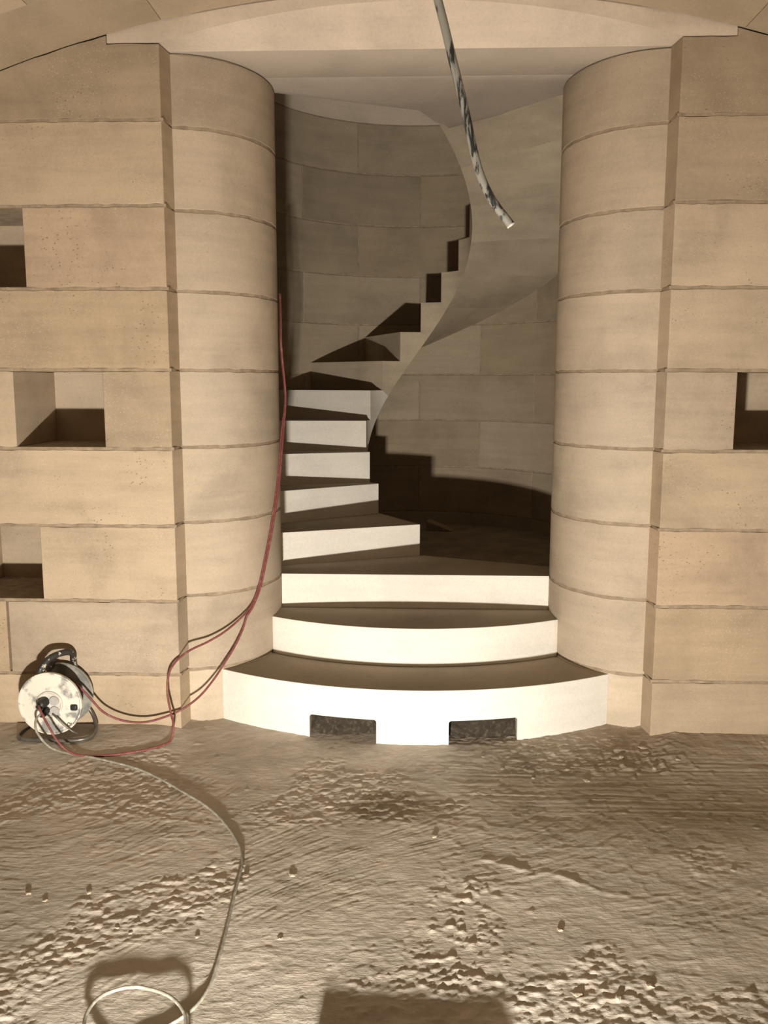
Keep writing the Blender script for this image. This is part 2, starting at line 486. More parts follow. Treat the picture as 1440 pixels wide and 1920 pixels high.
# ------------------------------------------------------------------ rounded jambs
def jamb_plan(s, off=0.0):
    """outline of the rounded face as list of points with outward normals, front to back"""
    pts = []
    for i in range(23):
        t = R_(-90 + 5*i)
        nrm = Vector((math.cos(t)/EA, math.sin(t)/EB)).normalized()
        pts.append((Vector((-EX+EA*math.cos(t), EY+EB*math.sin(t))), nrm))
    e, nrm = pts[-1]
    b = Vector((-0.765, 0.985)); dv = (b-e); nn = Vector((dv.y, -dv.x)).normalized()
    pts.append((e.lerp(b, 0.5), nn)); pts.append((b, nn))
    return [(Vector((-s*p.x, p.y)), Vector((-s*n_.x, n_.y))) for p, n_ in pts]

def jamb(s, label):
    P = jamb_plan(s)
    core = [(p - n_*0.003) for p, n_ in P]
    core[0] = Vector((s*1.02, core[0].y))
    poly = [(p.x, p.y) for p in core] + [(s*1.02, 1.0)]
    o = prism('rounded_jamb', poly, -0.2, ZT-0.004, M_MORTAR, None, sharp=20)
    tag(o, label, 'pillar')
    def mp(u, v, d):
        i = min(int(u), len(P)-2); f = u-i
        p = P[i][0].lerp(P[i+1][0], f); nn = P[i][1].lerp(P[i+1][1], f).normalized()
        q = p - nn*d
        return (q.x, q.y, v)
    zs = [ZT-0.006] + [z for z in JZ[:7]] + [0.215, -0.2]
    us = [float(i) for i in range(len(P))]; us[-1] -= 1e-4
    if s > 0: us = us[::-1]
    for k in range(len(zs)-1):
        t = [(0.84, 0.82, 0.79), (0.97, 0.95, 0.92), (0.97, 0.96, 0.94), (1.05, 1.04, 1.02), (1.0, 1.0, 1.0), (1.05, 1.05, 1.03), (0.98, 0.97, 0.95), (1.0, 0.99, 0.97), (1.16, 1.17, 1.16)][k]
        stone(o, us, zs[k+1]+(J if k < len(zs)-2 else 0), zs[k]-(J if k else 0.0), mp, 0.14, M_JAMB, t, bev=0.002, jit=0.0022, sharp=20)
    return o
jamb(-1, 'rounded limestone jamb left of the stair, red cable hanging in front')
jamb(1, 'rounded limestone jamb right of the stair, clear of cables')

# ------------------------------------------------------------------ stair tower
tower_map = lambda u, v, d: (TX+(TR+d)*math.cos(u), TY+(TR+d)*math.sin(u), v)
TZ = [0.20, 0.565, 0.895, 1.228, 1.548, 1.893, 2.225, 2.565, 2.905, 3.235]
A0, A1 = R_(-42), R_(222)
V, Fc = [], []
na = 67
for zz in (0.2, 3.24):
    for i in range(na):
        V.append(tower_map(A0+(A1-A0)*i/(na-1), zz, 0.0045))
    for i in range(na):
        V.append(tower_map(A0+(A1-A0)*i/(na-1), zz, 0.2))
h = 2*na
for i in range(na-1):
    Fc += [(i, i+1, h+i+1, h+i), (na+i, h+na+i, h+na+i+1, na+i+1), (h+i, h+i+1, h+na+i+1, h+na+i), (i, na+i, na+i+1, i+1)]
Fc += [(0, h, h+na, na), (na-1, 2*na-1, h+2*na-1, h+na-1)]
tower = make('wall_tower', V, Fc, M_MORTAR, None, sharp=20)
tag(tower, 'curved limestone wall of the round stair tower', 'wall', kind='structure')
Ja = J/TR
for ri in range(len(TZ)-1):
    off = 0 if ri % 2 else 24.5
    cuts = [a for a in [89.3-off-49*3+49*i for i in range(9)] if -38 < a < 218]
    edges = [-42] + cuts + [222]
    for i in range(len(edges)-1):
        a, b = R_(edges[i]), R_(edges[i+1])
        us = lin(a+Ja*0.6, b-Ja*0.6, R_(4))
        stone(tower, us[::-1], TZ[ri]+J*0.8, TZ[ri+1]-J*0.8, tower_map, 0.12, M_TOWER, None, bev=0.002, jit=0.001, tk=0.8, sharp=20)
# coved closing ring and cap above the last course
prof = [(TR, 3.235)] + [(TR-0.34*(1-math.cos(R_(a))), 3.235+0.22*math.sin(R_(a))) for a in range(10, 91, 10)] + [(0.02, 3.455), (0.02, 3.62), (TR+0.2, 3.62), (TR+0.2, 3.235)]
V, Fc = [], []
nn = 72
for (r, z) in prof:
    for k in range(nn):
        a = 2*math.pi*k/nn; V.append((TX+r*math.cos(a), TY+r*math.sin(a), z))
for i in range(len(prof)):
    j = (i+1) % len(prof)
    for k in range(nn):
        Fc.append((i*nn+k, i*nn+(k+1) % nn, j*nn+(k+1) % nn, j*nn+k))
cap = make('ceiling_tower', V, Fc, M_LINTEL, None, sharp=25); cap.color = (0.76, 0.75, 0.73, 1)
tag(cap, 'coved limestone ceiling of the stair tower', 'ceiling', kind='structure')

# rough raised floor inside the tower, behind the third step
def tower_floor():
    V, Fc = [], []
    edge_r, apex, edge_l = Vector((0.74, 0.80)), Vector((0.03, 1.105)), Vector((-0.74, 0.80))
    n, m = 60, 14
    poly = []
    for i in range(n+1):
        a = R_(-44) + R_(268)*i/n
        poly.append(Vector((TX+(TR+0.02)*math.cos(a), TY+(TR+0.02)*math.sin(a))))
    inner = []
    for i in range(n+1):
        t = i/n
        inner.append(edge_r.lerp(apex, t*2) if t < 0.5 else apex.lerp(edge_l, t*2-1))
    for i in range(n+1):
        for j in range(m+1):
            p = inner[i].lerp(poly[i], j/m)
            z = 0.488 + float(0.012*fbm(np.array([p.x*9]), np.array([p.y*9]), 3, 2)[0]) - (0.01 if j == 0 else 0)
            V.append((p.x, p.y, z))
    for i in range(n):
        for j in range(m):
            a = i*(m+1)+j; Fc.append((a, a+1, a+m+2, a+m+1))
    o = make('floor_tower', V, Fc, M_DIRT, None, sharp=80, recalc=True)
    me = o.data
    if me.polygons[len(me.polygons)//2].normal.z < 0: me.flip_normals()
    return tag(o, 'raised rough floor inside the stair tower', 'floor', kind='structure')
tower_floor()

# ------------------------------------------------------------------ lintel and landing over the opening
def lintel():
    root = empty('lintel', (0, 0, ZT))
    tag(root, 'pale limestone lintel with arched front edge spanning the stair opening', 'lintel')
    root_inv = Matrix.Translation(-Vector((0, 0, ZT)))
    def adopt(o):
        o.parent = root; o.matrix_parent_inverse = root_inv; return o
    xs = [-1.232, -1.13, -1.0265] + lin(-1.0255, 1.0255, 0.06) + [1.0265, 1.13, 1.232]
    V, Fc = [], []
    for x in xs:
        inside = abs(x) < 1.026
        lo = arch_z(x) if inside else ZT
        V += [(x, 0.0, vault_z(x)-0.002), (x, 0.0, lo), (x, 0.105, ZT), (x, 0.105, 3.25), (x, 0.0, 3.25)] if False else [(x, 0.0, vault_z(x)-0.003), (x, 0.0, max(lo, ZT)), (x, 0.105, ZT), (x, 0.105, 3.15)]
    n = 4
    for i in range(len(xs)-1):
        for k in range(n):
            a, b = i*n+k, i*n+(k+1) % n
            Fc.append((a, b, b+n, a+n))
    Fc += [(0, 1, 2, 3), tuple(range((len(xs)-1)*n, len(xs)*n))]
    adopt(tint(make('arched_front', V, Fc, M_LINTEL, None, sharp=25), (1.02, 1.0, 0.97)))
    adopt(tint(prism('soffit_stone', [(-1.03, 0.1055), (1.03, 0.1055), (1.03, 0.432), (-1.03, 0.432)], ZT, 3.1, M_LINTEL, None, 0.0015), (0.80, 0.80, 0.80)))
    return root
lintel()
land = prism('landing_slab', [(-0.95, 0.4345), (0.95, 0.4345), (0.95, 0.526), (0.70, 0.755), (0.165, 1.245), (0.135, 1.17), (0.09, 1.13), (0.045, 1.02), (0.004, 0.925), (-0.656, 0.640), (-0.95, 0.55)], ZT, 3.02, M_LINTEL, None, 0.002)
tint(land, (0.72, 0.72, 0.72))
tag(land, 'flat limestone landing slab seen from below behind the lintel', 'slab')

# ------------------------------------------------------------------ stairs
stair = empty('spiral_staircase', (0, 0.6, 0.0))
tag(stair, 'pale stone spiral staircase rising clockwise round an open well', 'staircase')
S_INV = Matrix.Translation(-Vector((0, 0.6, 0.0)))
def adopt(o, t=None):
    o.parent = stair; o.matrix_parent_inverse = S_INV
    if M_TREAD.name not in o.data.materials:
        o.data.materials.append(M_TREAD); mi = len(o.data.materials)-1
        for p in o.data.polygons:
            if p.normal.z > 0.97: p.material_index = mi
    return tint(o, t or random.choice([(1, 1, 1), (1.02, 1.02, 1.02), (0.98, 0.975, 0.965)]), 0.7)
def ell_y(x): return EY - EB*math.sqrt(max(0, 1-((abs(x)-EX)/EA)**2))
def side(x0, x1, s, n=8):
    return [(s*(x0+(x1-x0)*i/n), ell_y(x0+(x1-x0)*i/n)+0.001) for i in range(n+1)]
def arc_end(cy, r):
    lo, hi = 0.665, 1.02
    for _ in range(50):
        m = 0.5*(lo+hi)
        if cy-math.sqrt(r*r-m*m) < ell_y(m): lo = m
        else: hi = m
    return lo
def arc(cy, r, xe, n=48):
    a = math.asin(xe/r)
    return [(r*math.sin(-a+2*a*i/n), cy-r*math.cos(-a+2*a*i/n)) for i in range(n+1)]
Z1, Z2, Z3, Z4 = 0.205, 0.385, 0.555, 0.726
# first step with its two rectangular slots
xe = arc_end(1.53, 1.63)
poly = arc(1.53, 1.63, xe) + side(xe, 0.662, 1)[1:] + [(0.655, 0.80), (-0.655, 0.80)] + side(xe, 0.662, -1)[1:][::-1]
o1 = prism('step', poly, -0.2, Z1, M_STEP, None, 0.0025, 20)
bmc = bmesh.new()
for x0, x1 in ((-0.452, -0.159), (0.150, 0.447)):
    bb = bmesh.new()
    bm_box(bb, ((x0+x1)/2, -0.02, -0.115), (x1-x0, 0.44, 0.37))
    es = [e for e in bb.edges if abs(e.verts[0].co.y-e.verts[1].co.y) > 0.3 and e.verts[0].co.z > 0]
    bmesh.ops.bevel(bb, geom=es, offset=0.012, segments=4, profile=0.5, affect='EDGES')
    tmp = bpy.data.meshes.new('tmp'); bb.to_mesh(tmp); bb.free(); bmc.from_mesh(tmp); bpy.data.meshes.remove(tmp)
cut_me = bpy.data.meshes.new('cut'); bmesh.ops.recalc_face_normals(bmc, faces=bmc.faces[:]); bmc.to_mesh(cut_me); bmc.free()
cutter = bpy.data.objects.new('cutter', cut_me); COL.objects.link(cutter)
md = o1.modifiers.new('cut', 'BOOLEAN'); md.object = cutter; md.operation = 'DIFFERENCE'; md.solver = 'EXACT'
bpy.context.view_layer.update()
dg = bpy.context.evaluated_depsgraph_get()
nm = bpy.data.meshes.new_from_object(o1.evaluated_get(dg))
o1.modifiers.clear(); old = o1.data; o1.data = nm; bpy.data.meshes.remove(old)
nm.set_sharp_from_angle(angle=R_(20))
bpy.data.objects.remove(cutter); bpy.data.meshes.remove(cut_me)
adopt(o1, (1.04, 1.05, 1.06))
# second and third step
xe = arc_end(1.53, 1.314)
poly = arc(1.53, 1.314, xe) + side(xe, 0.6602, 1)[1:] + [(0.659, 0.80), (-0.659, 0.80)] + side(xe, 0.6602, -1)[1:][::-1]
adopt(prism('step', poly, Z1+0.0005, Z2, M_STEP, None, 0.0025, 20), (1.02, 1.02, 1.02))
R4a, R4b = (0.027, 1.090), (-0.72, 0.775)
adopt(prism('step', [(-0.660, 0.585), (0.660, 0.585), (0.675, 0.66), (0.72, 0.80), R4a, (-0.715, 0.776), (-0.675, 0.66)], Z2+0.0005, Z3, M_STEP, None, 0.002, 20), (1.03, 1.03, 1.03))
ANG = {5: 217.0, 6: 199.5, 7: 182.0, 8: 159.5, 9: 135.3}
for k in range(10, 22): ANG[k] = 135.3 - 24.12*(k-9)
def ang(s_):
    k = int(math.floor(s_)); f = s_-k
    return R_(ANG[k]*(1-f)+ANG[k+1]*f)
def pol(r, a): return (TX+r*math.cos(a), TY+r*math.sin(a))
a5 = R_(217)
poly = [R4a, (-0.215, 1.505), pol(TR+0.003, a5), pol(TR+0.003, R_(221)), (-0.735, 0.90), (-0.73, 0.77)]
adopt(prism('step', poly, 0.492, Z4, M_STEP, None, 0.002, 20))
for k in (5, 6):
    a, b = R_(ANG[k]), R_(ANG[k+1])
    ri = 0.285 if k == 5 else 0.30
    poly = [pol(ri, a), pol(0.305, b)] + [pol(TR+0.003, b+(a-b)*i/5) for i in range(6)]
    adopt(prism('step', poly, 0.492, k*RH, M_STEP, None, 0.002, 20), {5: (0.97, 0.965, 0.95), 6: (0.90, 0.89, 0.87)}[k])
DROP_I, DROP_O = 0.280, 0.238
def helical_step(k):
    n = 6; RO = {16: 1.22, 17: 1.12}.get(k, TR-0.0005)
    def outline(drop):
        pts = [(k+i/n, k*RH) for i in range(n+1)]
        e1, e0 = (k+1.35, k+0.35)
        if k == 7: e0 = k+0.0
        pts += [(e1+(e0-e1)*i/n, (e1+(e0-e1)*i/n)*RH-drop) for i in range(n+1)]
        if k > 7: pts.append((float(k), (k-1)*RH+0.0005))
        return pts
    pi, po = outline(DROP_I), outline(DROP_I+(DROP_O-DROP_I)*(RO-RI)/(TR-RI))
    m = len(pi); V = []
    for pts, r in ((pi, RI), (po, RO)):
        for (s_, z) in pts:
            x, y = pol(r, ang(s_)); V.append((x, y, z))
    bm = bmesh.new(); vs = [bm.verts.new(v) for v in V]
    for i in range(m):
        j = (i+1) % m; bm.faces.new((vs[i], vs[j], vs[m+j], vs[m+i]))
    # end caps as strips
    for b in (0, m):
        for i in range(n):
            bm.faces.new((vs[b+i], vs[b+i+1], vs[b+2*n-i], vs[b+2*n+1-i]))
        if k > 7: bm.faces.new((vs[b], vs[b+2*n+1], vs[b+2*n+2]))
    bmesh.ops.recalc_face_normals(bm, faces=bm.faces[:])
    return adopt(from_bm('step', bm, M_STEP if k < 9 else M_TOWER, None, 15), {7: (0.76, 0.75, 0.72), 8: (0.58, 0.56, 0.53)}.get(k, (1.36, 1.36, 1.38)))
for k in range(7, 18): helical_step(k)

# damp rough mortar packed behind the slots of the first step
def fill(x0, x1):
    V, Fc = [], []
    nx_, nz_ = 60, 26
    for j in range(nz_+1):
        for i in range(nx_+1):
            x = x0+(x1-x0)*i/nx_; z = -0.1+0.185*j/nz_
            a = np.array([x*30.0]); b = np.array([z*40.0])
            y = -0.04 + 0.10*(j/nz_)**0.8 - 0.02*(1-((x-0.5*(x0+x1))/0.15)**2) - 0.02*float(fbm(a, b, 3, 4)[0]) - 0.012*float(np.maximum(0, vnoise(a*3, b*3, 9))[0])
            V.append((x, y, z))
    for j in range(nz_):
        for i in range(nx_):
            a = j*(nx_+1)+i; Fc.append((a, a+1, a+nx_+2, a+nx_+1))
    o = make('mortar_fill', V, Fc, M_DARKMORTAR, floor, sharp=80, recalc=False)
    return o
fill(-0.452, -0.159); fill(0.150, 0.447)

# ------------------------------------------------------------------ vault and the rest of the room
V, Fc = [], []
na = 60
for yy in (YB, 0.02):
    for i in range(na+1):
        x = -XR-0.1+(2*XR+0.2)*i/na; V.append((x, yy, vault_z(x)+0.006))
    for i in range(na+1):
        x = -XR-0.1+(2*XR+0.2)*i/na; V.append((x, yy, vault_z(x)+0.25))
h = 2*(na+1)
for i in range(na):
    q = na+1
    Fc += [(i, i+1, h+i+1, h+i), (q+i, h+q+i, h+q+i+1, q+i+1), (i, q+i, q+i+1, i+1), (h+i, h+i+1, h+q+i+1, h+q+i)]
ceil = make('ceiling', V, Fc, M_VAULT, None, sharp=20)
tag(ceil, 'shallow limestone barrel vault over the room', 'ceiling', kind='structure')
ceil.color = (1, 1, 1, 1)
def vmap(u, v, d):
    x = (VR+d)*math.sin(u); return (x, v, VC+(VR+d)*math.cos(u))
ys = [-0.004, -0.385, -0.77, -1.15]
for ri in range(3):
    c0 = -0.50 + (0.075 if ri % 2 else 0.0)
    u = c0
    while u < 0.50:
        stone(ceil, lin(u+0.0002, u+0.15-0.0002, 0.025), ys[ri+1]+0.0007, ys[ri]-0.0007, vmap, 0.15, M_VAULT, None, bev=0.0007, jit=0.0002, tk=0.45, sharp=15)
        u += 0.15
for nm_, c, sz, lab in (('wall_side_left', (-XR-0.05, YB/2, 1.2), (0.1, -YB, 2.9), 'plain limestone side wall left of the camera'),
                        ('wall_side_right', (XR+0.05, YB/2, 1.2), (0.1, -YB, 2.9), 'plain limestone side wall right of the camera'),
                        ('wall_rear', (0, YB-0.05, 1.4), (2*XR+0.2, 0.1, 3.4), 'plain limestone wall behind the camera')):
    bm = bmesh.new(); bm_box(bm, c, sz)
    o = from_bm(nm_, bm, M_WALL, None, smooth=False); o.color = (1, 1, 1, 1)
    tag(o, lab, 'wall', kind='structure')

# ------------------------------------------------------------------ cable reel
RC = Vector((-1.537, -0.10, 0.149)); RR = 0.136
reel = empty('cable_reel', (RC.x, RC.y, fz(RC.x, RC.y)))
tag(reel, 'plaster-splashed metal cable reel standing against the left wall', 'cable reel')
REEL_INV = Matrix.Translation(-reel.location)
def radopt(o, parent=None):
    o.parent = parent or reel
    if parent is None: o.matrix_parent_inverse = REEL_INV
    else: o.matrix_parent_inverse = Matrix.Identity(4)
    return o
def disc(name, y, m, prof):
    V, Fc = lathe_geo(prof, 56)
    V = [v+Vector((RC.x, y, RC.z)) for v in V]
    return make(name, V, Fc, m, None, sharp=35)
lip = 0.008
front = radopt(disc('front_flange', -0.160, M_REEL, [(0.02, -0.003), (RR-0.008, -0.003), (RR, -0.006), (RR+0.001, 0.0), (RR, lip), (RR-0.006, lip+0.001), (RR-0.011, 0.003), (RR-0.05, 0.006), (0.066, 0.0065), (0.062, 0.0065), (0.02, 0.0065)]))
back = radopt(disc('rear_flange', -0.034, M_REELB, [(0.02, -0.003), (RR-0.006, -0.003), (RR+0.001, -0.004), (RR+0.002, 0.003), (RR-0.002, 0.008), (RR-0.009, 0.004), (0.07, 0.004), (0.02, 0.004)]))
V, Fc = lathe_geo([(0.075, 0.0), (0.082, 0.006), (0.087, 0.03), (0.083, 0.06), (0.088, 0.09), (0.075, 0.118)], 40)
radopt(make('wound_cable', [v+Vector((RC.x, -0.037, RC.z)) for v in V], Fc, M_BLACK, None, sharp=40))
hub = radopt(disc('socket_plate', -0.167, M_HUB, [(0.01, 0), (0.056, 0.0), (0.056, 0.006), (0.050, 0.0095), (0.047, 0.006), (0.01, 0.006)]))
for (dx, dz) in ((0.022, 0.016), (0.022, -0.028), (-0.014, -0.030)):
    V, Fc = lathe_geo([(0.004, 0), (0.0205, 0.0), (0.0205, 0.006), (0.0185, 0.0085), (0.004, 0.0085)], 24)
    radopt(make('socket_cover', [v+Vector((RC.x+dx, -0.172, RC.z+dz)) for v in V], Fc, M_SOCK, None, sharp=35), hub)
# finger hole with dark grip near the rim
bm = bmesh.new()
bm_box(bm, (RC.x+0.103, -0.169, RC.z-0.014), (0.030, 0.016, 0.026)); bevel_all(bm, 0.007, 3)
radopt(from_bm('winding_knob', bm, M_BLACK, None, 40))
# small painted mark low on the flange: an open oval and two strokes
mk = bmesh.new()
cxm, czm = RC.x+0.076, RC.z-0.090
path = [Vector((cxm+0.0055*math.cos(t), -0.1665, czm+0.0075*math.sin(t))) for t in [2*math.pi*i/14 for i in range(14)]]
Vv, Ff = tube_geo(path, 0.0012, 6, True)
vs = [mk.verts.new(v) for v in Vv]; [mk.faces.new([vs[i] for i in f]) for f in Ff]
for (x0, z0, x1, z1) in ((0.009, 0.007, 0.0095, -0.007), (0.009, -0.001, 0.0135, 0.006), (0.019, 0.006, 0.030, 0.010)):
    Vv, Ff = tube_geo([Vector((cxm+x0, -0.1665, czm+z0)), Vector((cxm+x1, -0.1665, czm+z1))], 0.0012, 6)
    vs = [mk.verts.new(v) for v in Vv]; [mk.faces.new([vs[i] for i in f]) for f in Ff]
radopt(from_bm('painted_mark', mk, M_BLACK, None, 40))
# tube frame: base loop on the floor, uprights behind the reel, grip on top
g = 0.012
b0 = -0.018
radopt(tube('frame_tube', [(-1.66, -0.175, b0+g), (-1.60, -0.182, b0+g), (-1.46, -0.182, b0+g), (-1.395, -0.165, b0+g+0.002), (-1.375, -0.12, b0+g+0.004), (-1.385, -0.06, b0+g+0.012), (-1.41, -0.022, 0.045), (-1.45, -0.018, 0.12), (-1.475, -0.016, 0.24), (-1.483, -0.018, 0.300)], 0.0085, M_TUBE, None, 8, 10))
radopt(tube('frame_tube', [(-1.66, -0.175, b0+g), (-1.69, -0.15, b0+g), (-1.695, -0.09, b0+g), (-1.68, -0.04, b0+g+0.005), (-1.65, -0.02, 0.05), (-1.60, -0.016, 0.16), (-1.585, -0.016, 0.26), (-1.575, -0.022, 0.295)], 0.0085, M_TUBE, None, 8, 10))
radopt(tube('carrying_handle', [(-1.487, -0.020, 0.295), (-1.482, -0.035, 0.325), (-1.492, -0.060, 0.343), (-1.520, -0.090, 0.343), (-1.548, -0.120, 0.332), (-1.568, -0.140, 0.305), (-1.582, -0.150, 0.280), (-1.578, -0.120, 0.266), (-1.574, -0.06, 0.275), (-1.575, -0.022, 0.292)], 0.014, M_BLACKDUST, None, 8, 12))

# ------------------------------------------------------------------ cables
def cable(name, pts, r, m, label, lay=()):
    """pts: path; indices in lay rest on the floor"""
    P = []
    for i, p in enumerate(pts):
        p = Vector(p)
        if i in lay: p.z = fz(p.x, p.y) + r*0.9
        P.append(p)
    path = catmull(P, 8)
    lo, hi = (min(lay)*8, max(lay)*8) if lay else (1, 0)
    for i, p in enumerate(path):
        if lo <= i <= hi: p.z = max(p.z, fz(p.x, p.y)+r*0.75)
    base = Vector((path[-1].x, path[-1].y, min(p.z for p in path)))
    root = empty(name, base)
    tag(root, label, 'cable')
    V, Fc = tube_geo(path, r, 10)
    o = make('cord', V, Fc, m, None, sharp=60)
    o.parent = root; o.matrix_parent_inverse = Matrix.Translation(-base)
    return root, path, base
def plug(root, base, p, d, r, l, m=None):
    d = Vector(d).normalized(); p = Vector(p)
    path = [p + d*t for t in (0, l*0.12, l*0.5, l*0.85, l, l*1.25)]
    rr = [r, r, r*0.95, r*0.85, r*0.45, r*0.4]
    a = d.orthogonal().normalized(); b = d.cross(a)
    V, Fc = [], []
    for q, r_ in zip(path, rr):
        for k in range(12):
            an = 2*math.pi*k/12; V.append(q+(a*math.cos(an)+b*math.sin(an))*r_)
    for i in range(len(path)-1):
        for k in range(12): Fc.append((i*12+k, i*12+(k+1) % 12, (i+1)*12+(k+1) % 12, (i+1)*12+k))
    Fc += [tuple(range(12))[::-1], tuple(range(60, 72))]
    o = make('plug', V, Fc, m or M_BLACK, None, sharp=40)
    o.parent = root; o.matrix_parent_inverse = Matrix.Translation(-base)
    return o
MAIN = [(-0.668, 0.71, 1.92), (-0.655, 0.64, 1.80), (-0.650, 0.600, 1.700), (-0.645, 0.600, 1.600), (-0.636, 0.600, 1.499), (-0.633, 0.600, 1.397), (-0.643, 0.540, 1.255), (-0.645, 0.480, 1.135), (-0.651, 0.437, 1.026), (-0.663, 0.389, 0.906), (-0.678, 0.344, 0.786), (-0.697, 0.300, 0.669), (-0.717, 0.262, 0.564), (-0.744, 0.221, 0.486)]
Apts = MAIN + [(-0.788, 0.166, 0.437), (-0.848, 0.104, 0.392), (-0.910, 0.058, 0.361), (-0.979, 0.000, 0.337), (-1.028, -0.040, 0.301), (-1.054, -0.070, 0.251), (-1.056, -0.090, 0.174), (-1.039, -0.110, 0.099), (-1.022, -0.135, 0.047), (-1.030, -0.150, -0.01),
               (-1.060, -0.180, -0.027), (-1.123, -0.230, -0.029), (-1.223, -0.267, -0.030), (-1.329, -0.282, -0.031), (-1.410, -0.285, -0.015), (-1.460, -0.290, 0.036), (-1.492, -0.285, 0.090), (-1.535, -0.260, 0.145), (-1.556, -0.232, 0.163)]
ra, pa, ba = cable('extension_cable', Apts, 0.0048, M_RED, 'red extension cable plugged into the front sockets of the cable reel', lay=range(24, 28))
plug(ra, ba, (-1.553, -0.176, 0.163), (-0.25, -1, -0.15), 0.021, 0.042)
B0 = [(x+0.004, y-0.008, z) for (x, y, z) in MAIN[:6]] + [(x+0.009, y-0.004, z) for (x, y, z) in MAIN[6:]]
Bpts = B0 + [(-0.764, 0.193, 0.435), (-0.778, 0.174, 0.386), (-0.809, 0.138, 0.316), (-0.852, 0.102, 0.245), (-0.892, 0.060, 0.184), (-0.944, 0.020, 0.124), (-1.006, -0.020, 0.082), (-1.081, -0.050, 0.053), (-1.169, -0.070, 0.035), (-1.256, -0.085, 0.047), (-1.332, -0.095, 0.085), (-1.385, -0.100, 0.146), (-1.429, -0.102, 0.198), (-1.47, -0.10, 0.222), (-1.53, -0.10, 0.238)]
cable('extension_cable', Bpts, 0.0048, M_RED, 'red cable running from the drum of the reel up beside the left jamb')
Gpts = [(-1.552, -0.232, 0.128), (-1.560, -0.262, 0.110), (-1.545, -0.285, 0.069), (-1.508, -0.262, 0.0), (-1.427, -0.268, -0.035), (-1.301, -0.298, -0.036), (-1.124, -0.366, -0.039), (-0.992, -0.449, -0.043), (-0.884, -0.537, -0.047), (-0.754, -0.655, -0.052), (-0.658, -0.779, -0.058), (-0.590, -0.902, -0.064), (-0.561, -0.995, -0.068), (-0.553, -1.098, -0.072), (-0.549, -1.207, -0.077), (-0.540, -1.356, -0.084), (-0.537, -1.468, -0.089), (-0.539, -1.562, -0.093), (-0.559, -1.640, -0.097), (-0.600, -1.695, -0.098),
        (-0.650, -1.735, -0.092), (-0.73, -1.77, -0.092), (-0.797, -1.755, -0.092), (-0.821, -1.703, -0.090), (-0.816, -1.643, -0.088), (-0.787, -1.604, -0.090), (-0.736, -1.585, -0.090), (-0.676, -1.596, -0.090), (-0.625, -1.625, -0.086), (-0.580, -1.673, -0.086), (-0.558, -1.73, -0.09), (-0.51, -1.93, -0.11), (-0.43, -2.3, -0.12), (-0.36, -2.9, -0.15), (-0.30, -3.30, -0.17)]
rg, pg, bg = cable('power_cable', Gpts, 0.0048, M_GREY, 'pale grey cable winding over the floor from the reel into a loop', lay=range(4, 22))
plug(rg, bg, (-1.548, -0.176, 0.125), (-0.1, -1, -0.2), 0.016, 0.040)
# short dark lead across the front of the reel
tb = tube('socket_lead', [(-1.520, -0.185, 0.112), (-1.500, -0.19, 0.096), (-1.470, -0.186, 0.062), (-1.44, -0.182, 0.035), (-1.425, -0.172, 0.022)], 0.004, M_TUBE, None, 8, 8)
radopt(tb)

# ------------------------------------------------------------------ conduit hanging from the vault
cp = [(-0.13, -1.50, vault_z(-0.13)-0.004), (-0.09, -1.50, 2.85), (-0.03, -1.50, 2.62), (0.047, -1.50, 2.372), (0.082, -1.50, 2.244), (0.111, -1.50, 2.138), (0.144, -1.50, 2.006), (0.177, -1.50, 1.933), (0.2255, -1.50, 1.870)]
cr = empty('hanging_conduit', cp[0]); tag(cr, 'grey plastic conduit smeared with black hanging from the vault', 'conduit')
path = catmull(cp, 10)
V, Fc = tube_geo(path, 0.0102, 14)
co = make('conduit_tube', V, Fc, M_CONDUIT, None, sharp=60); co.parent = cr; co.matrix_parent_inverse = Matrix.Translation(-Vector(cp[0]))
d = (path[-1]-path[-2]).normalized(); a = d.orthogonal().normalized(); b = d.cross(a)
V, Fc = [], []
for r_, t_ in ((0.0104, 0.0), (0.0106, 0.003), (0.0075, 0.0035), (0.0070, 0.0008)):
    for k in range(20):
        an = 2*math.pi*k/20; V.append(path[-1]+d*t_+(a*math.cos(an)+b*math.sin(an))*r_)
for i in range(3):
    for k in range(20): Fc.append((i*20+k, i*20+(k+1) % 20, (i+1)*20+(k+1) % 20, (i+1)*20+k))
Fc += [tuple(range(20))[::-1], tuple(range(60, 80))]
ce = make('conduit_end', V, Fc, simple('cut_plastic', (0.62, 0.60, 0.54), 0.5, 0, 0.25, 200), None, sharp=40); ce.parent = cr; ce.matrix_parent_inverse = Matrix.Translation(-Vector(cp[0]))

# ------------------------------------------------------------------ small things
# wooden wedge on the tower floor
bm = bmesh.new()
pv = [(0.075, 2.28, 0.490), (0.250, 2.26, 0.490), (0.075, 2.28, 0.556), (0.100, 2.37, 0.490), (0.285, 2.34, 0.490), (0.100, 2.37, 0.560)]
vs = [bm.verts.new(p) for p in pv]
for f in ((0, 1, 2), (3, 5, 4), (0, 3, 4, 1), (1, 4, 5, 2), (0, 2, 5, 3)): bm.faces.new([vs[i] for i in f])
bmesh.ops.recalc_face_normals(bm, faces=bm.faces[:]); bevel_all(bm, 0.002, 1)
wd = from_bm('wooden_wedge', bm, M_WOOD, None, 30)
tag(wd, 'small wooden wedge lying in shadow on the tower floor', 'wedge')

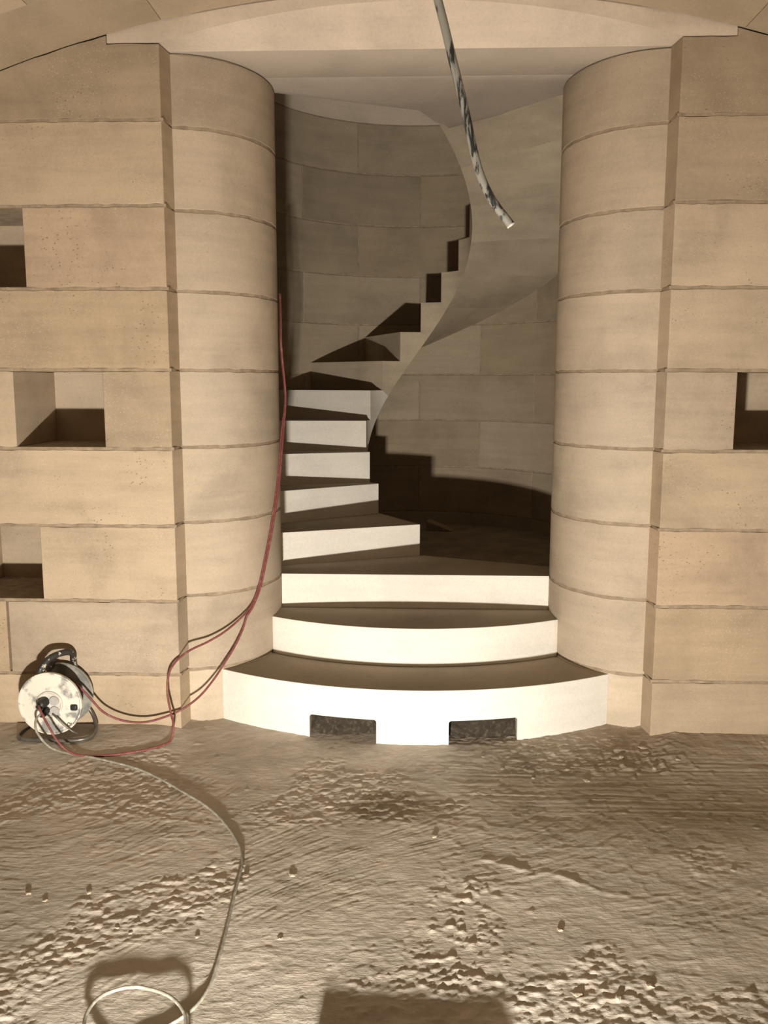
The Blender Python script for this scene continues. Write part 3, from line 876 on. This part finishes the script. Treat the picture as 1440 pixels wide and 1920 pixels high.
crumbs = [(0.442, -1.555, 0.014), (0.543, -1.571, 0.010), (-1.196, -1.182, 0.011), (-1.128, -1.215, 0.008), (-0.533, -1.068, 0.010), (-0.386, -1.057, 0.012), (-1.008, -1.170, 0.010),
          (-0.864, -1.332, 0.007), (-0.818, -1.354, 0.008), (0.288, -0.198, 0.008), (0.474, -0.374, 0.008), (0.680, -0.388, 0.014), (0.969, -0.099, 0.016), (0.971, -0.290, 0.012),
          (0.434, -1.296, 0.010), (0.077, -0.811, 0.012), (1.043, -0.982, 0.010), (0.639, -1.518, 0.012), (-0.620, -1.363, 0.008), (-0.379, -1.362, 0.008), (0.86, -0.19, 0.012), (1.08, -0.22, 0.012), (0.62, -0.30, 0.009), (0.36, -0.30, 0.010)]
for i, (x, y, s_) in enumerate(crumbs):
    s_ *= 0.85
    bm = bmesh.new(); bmesh.ops.create_icosphere(bm, subdivisions=2, radius=1.0)
    rr = random.Random(i)
    for v in bm.verts:
        k = 1 + 0.28*math.sin(5*v.co.x+i)*math.cos(4*v.co.y+2*i) + rr.uniform(-0.12, 0.12)
        v.co = Vector((v.co.x*s_*k*1.2, v.co.y*s_*k, v.co.z*s_*k*0.38))
    me_ = bpy.data.meshes.new('mortar_crumb'); bm.to_mesh(me_); bm.free()
    o = finish('mortar_crumb', me_, M_CRUMB, None, 35)
    o.location = (x, y, fz(x, y)+s_*0.15); o.rotation_euler = (0, 0, i*1.3)
    tag(o, 'small pale mortar crumb lying loose on the screed', 'crumb', 'mortar crumbs on the floor')

# ------------------------------------------------------------------ floodlight on the floor and an unseen board added to shade the floor (below the picture)
lr = empty('floodlight', (LAMP.x, LAMP.y-0.05, fz(LAMP.x, LAMP.y))); tag(lr, 'low square work floodlight standing on the floor facing the stair', 'lamp')
L_INV = Matrix.Translation(-lr.location)
bm = bmesh.new()
hw, hh = 0.10, 0.075
bm_box(bm, (LAMP.x, LAMP.y-0.06, LAMP.z), (2*hw, 0.06, 2*hh)); bevel_all(bm, 0.008, 2)
o = from_bm('housing', bm, M_LAMPCASE, None, 30); o.parent = lr; o.matrix_parent_inverse = L_INV
bm = bmesh.new()
for (c, sz) in (((LAMP.x-hw, LAMP.y-0.015, LAMP.z), (0.006, 0.05, 2*hh)), ((LAMP.x+hw, LAMP.y-0.015, LAMP.z), (0.006, 0.05, 2*hh)), ((LAMP.x, LAMP.y-0.015, LAMP.z+hh), (2*hw, 0.05, 0.006))):
    bm_box(bm, c, sz)
o = from_bm('bezel', bm, M_LAMPCASE, None, smooth=False); o.parent = lr; o.matrix_parent_inverse = L_INV
o = tube('stand', [(LAMP.x-0.115, LAMP.y-0.06, LAMP.z), (LAMP.x-0.115, LAMP.y-0.10, LAMP.z-0.12), (LAMP.x, LAMP.y-0.16, LAMP.z-0.14), (LAMP.x+0.115, LAMP.y-0.10, LAMP.z-0.12), (LAMP.x+0.115, LAMP.y-0.06, LAMP.z)], 0.007, M_TUBE)
o.parent = lr; o.matrix_parent_inverse = L_INV
ld = bpy.data.lights.new('flood_light', 'AREA'); ld.shape = 'RECTANGLE'; ld.size = 0.13; ld.size_y = 0.075
ld.spread = R_(160); ld.energy = LAMP_POWER; ld.color = LAMP_COLOR
lo = bpy.data.objects.new('flood_light', ld); COL.objects.link(lo)
lo.matrix_world = Matrix.Translation(LAMP) @ Matrix.Rotation(R_(92), 4, 'X')
lo.parent = lr; lo.matrix_parent_inverse = L_INV
bm = bmesh.new()
zf = float(floor_base(np.array([0.0]), np.array([-1.87]))[0])
bm_box(bm, (-0.030, -1.875, zf+0.012), (0.417, 0.15, 0.044), Matrix.Rotation(R_(-1.0), 3, 'Z')); bevel_all(bm, 0.002, 1)
bo = from_bm('shadow_board', bm, M_WOOD, None, 30)
tag(bo, 'unseen short board added before the floodlight to shade the floor', 'board')
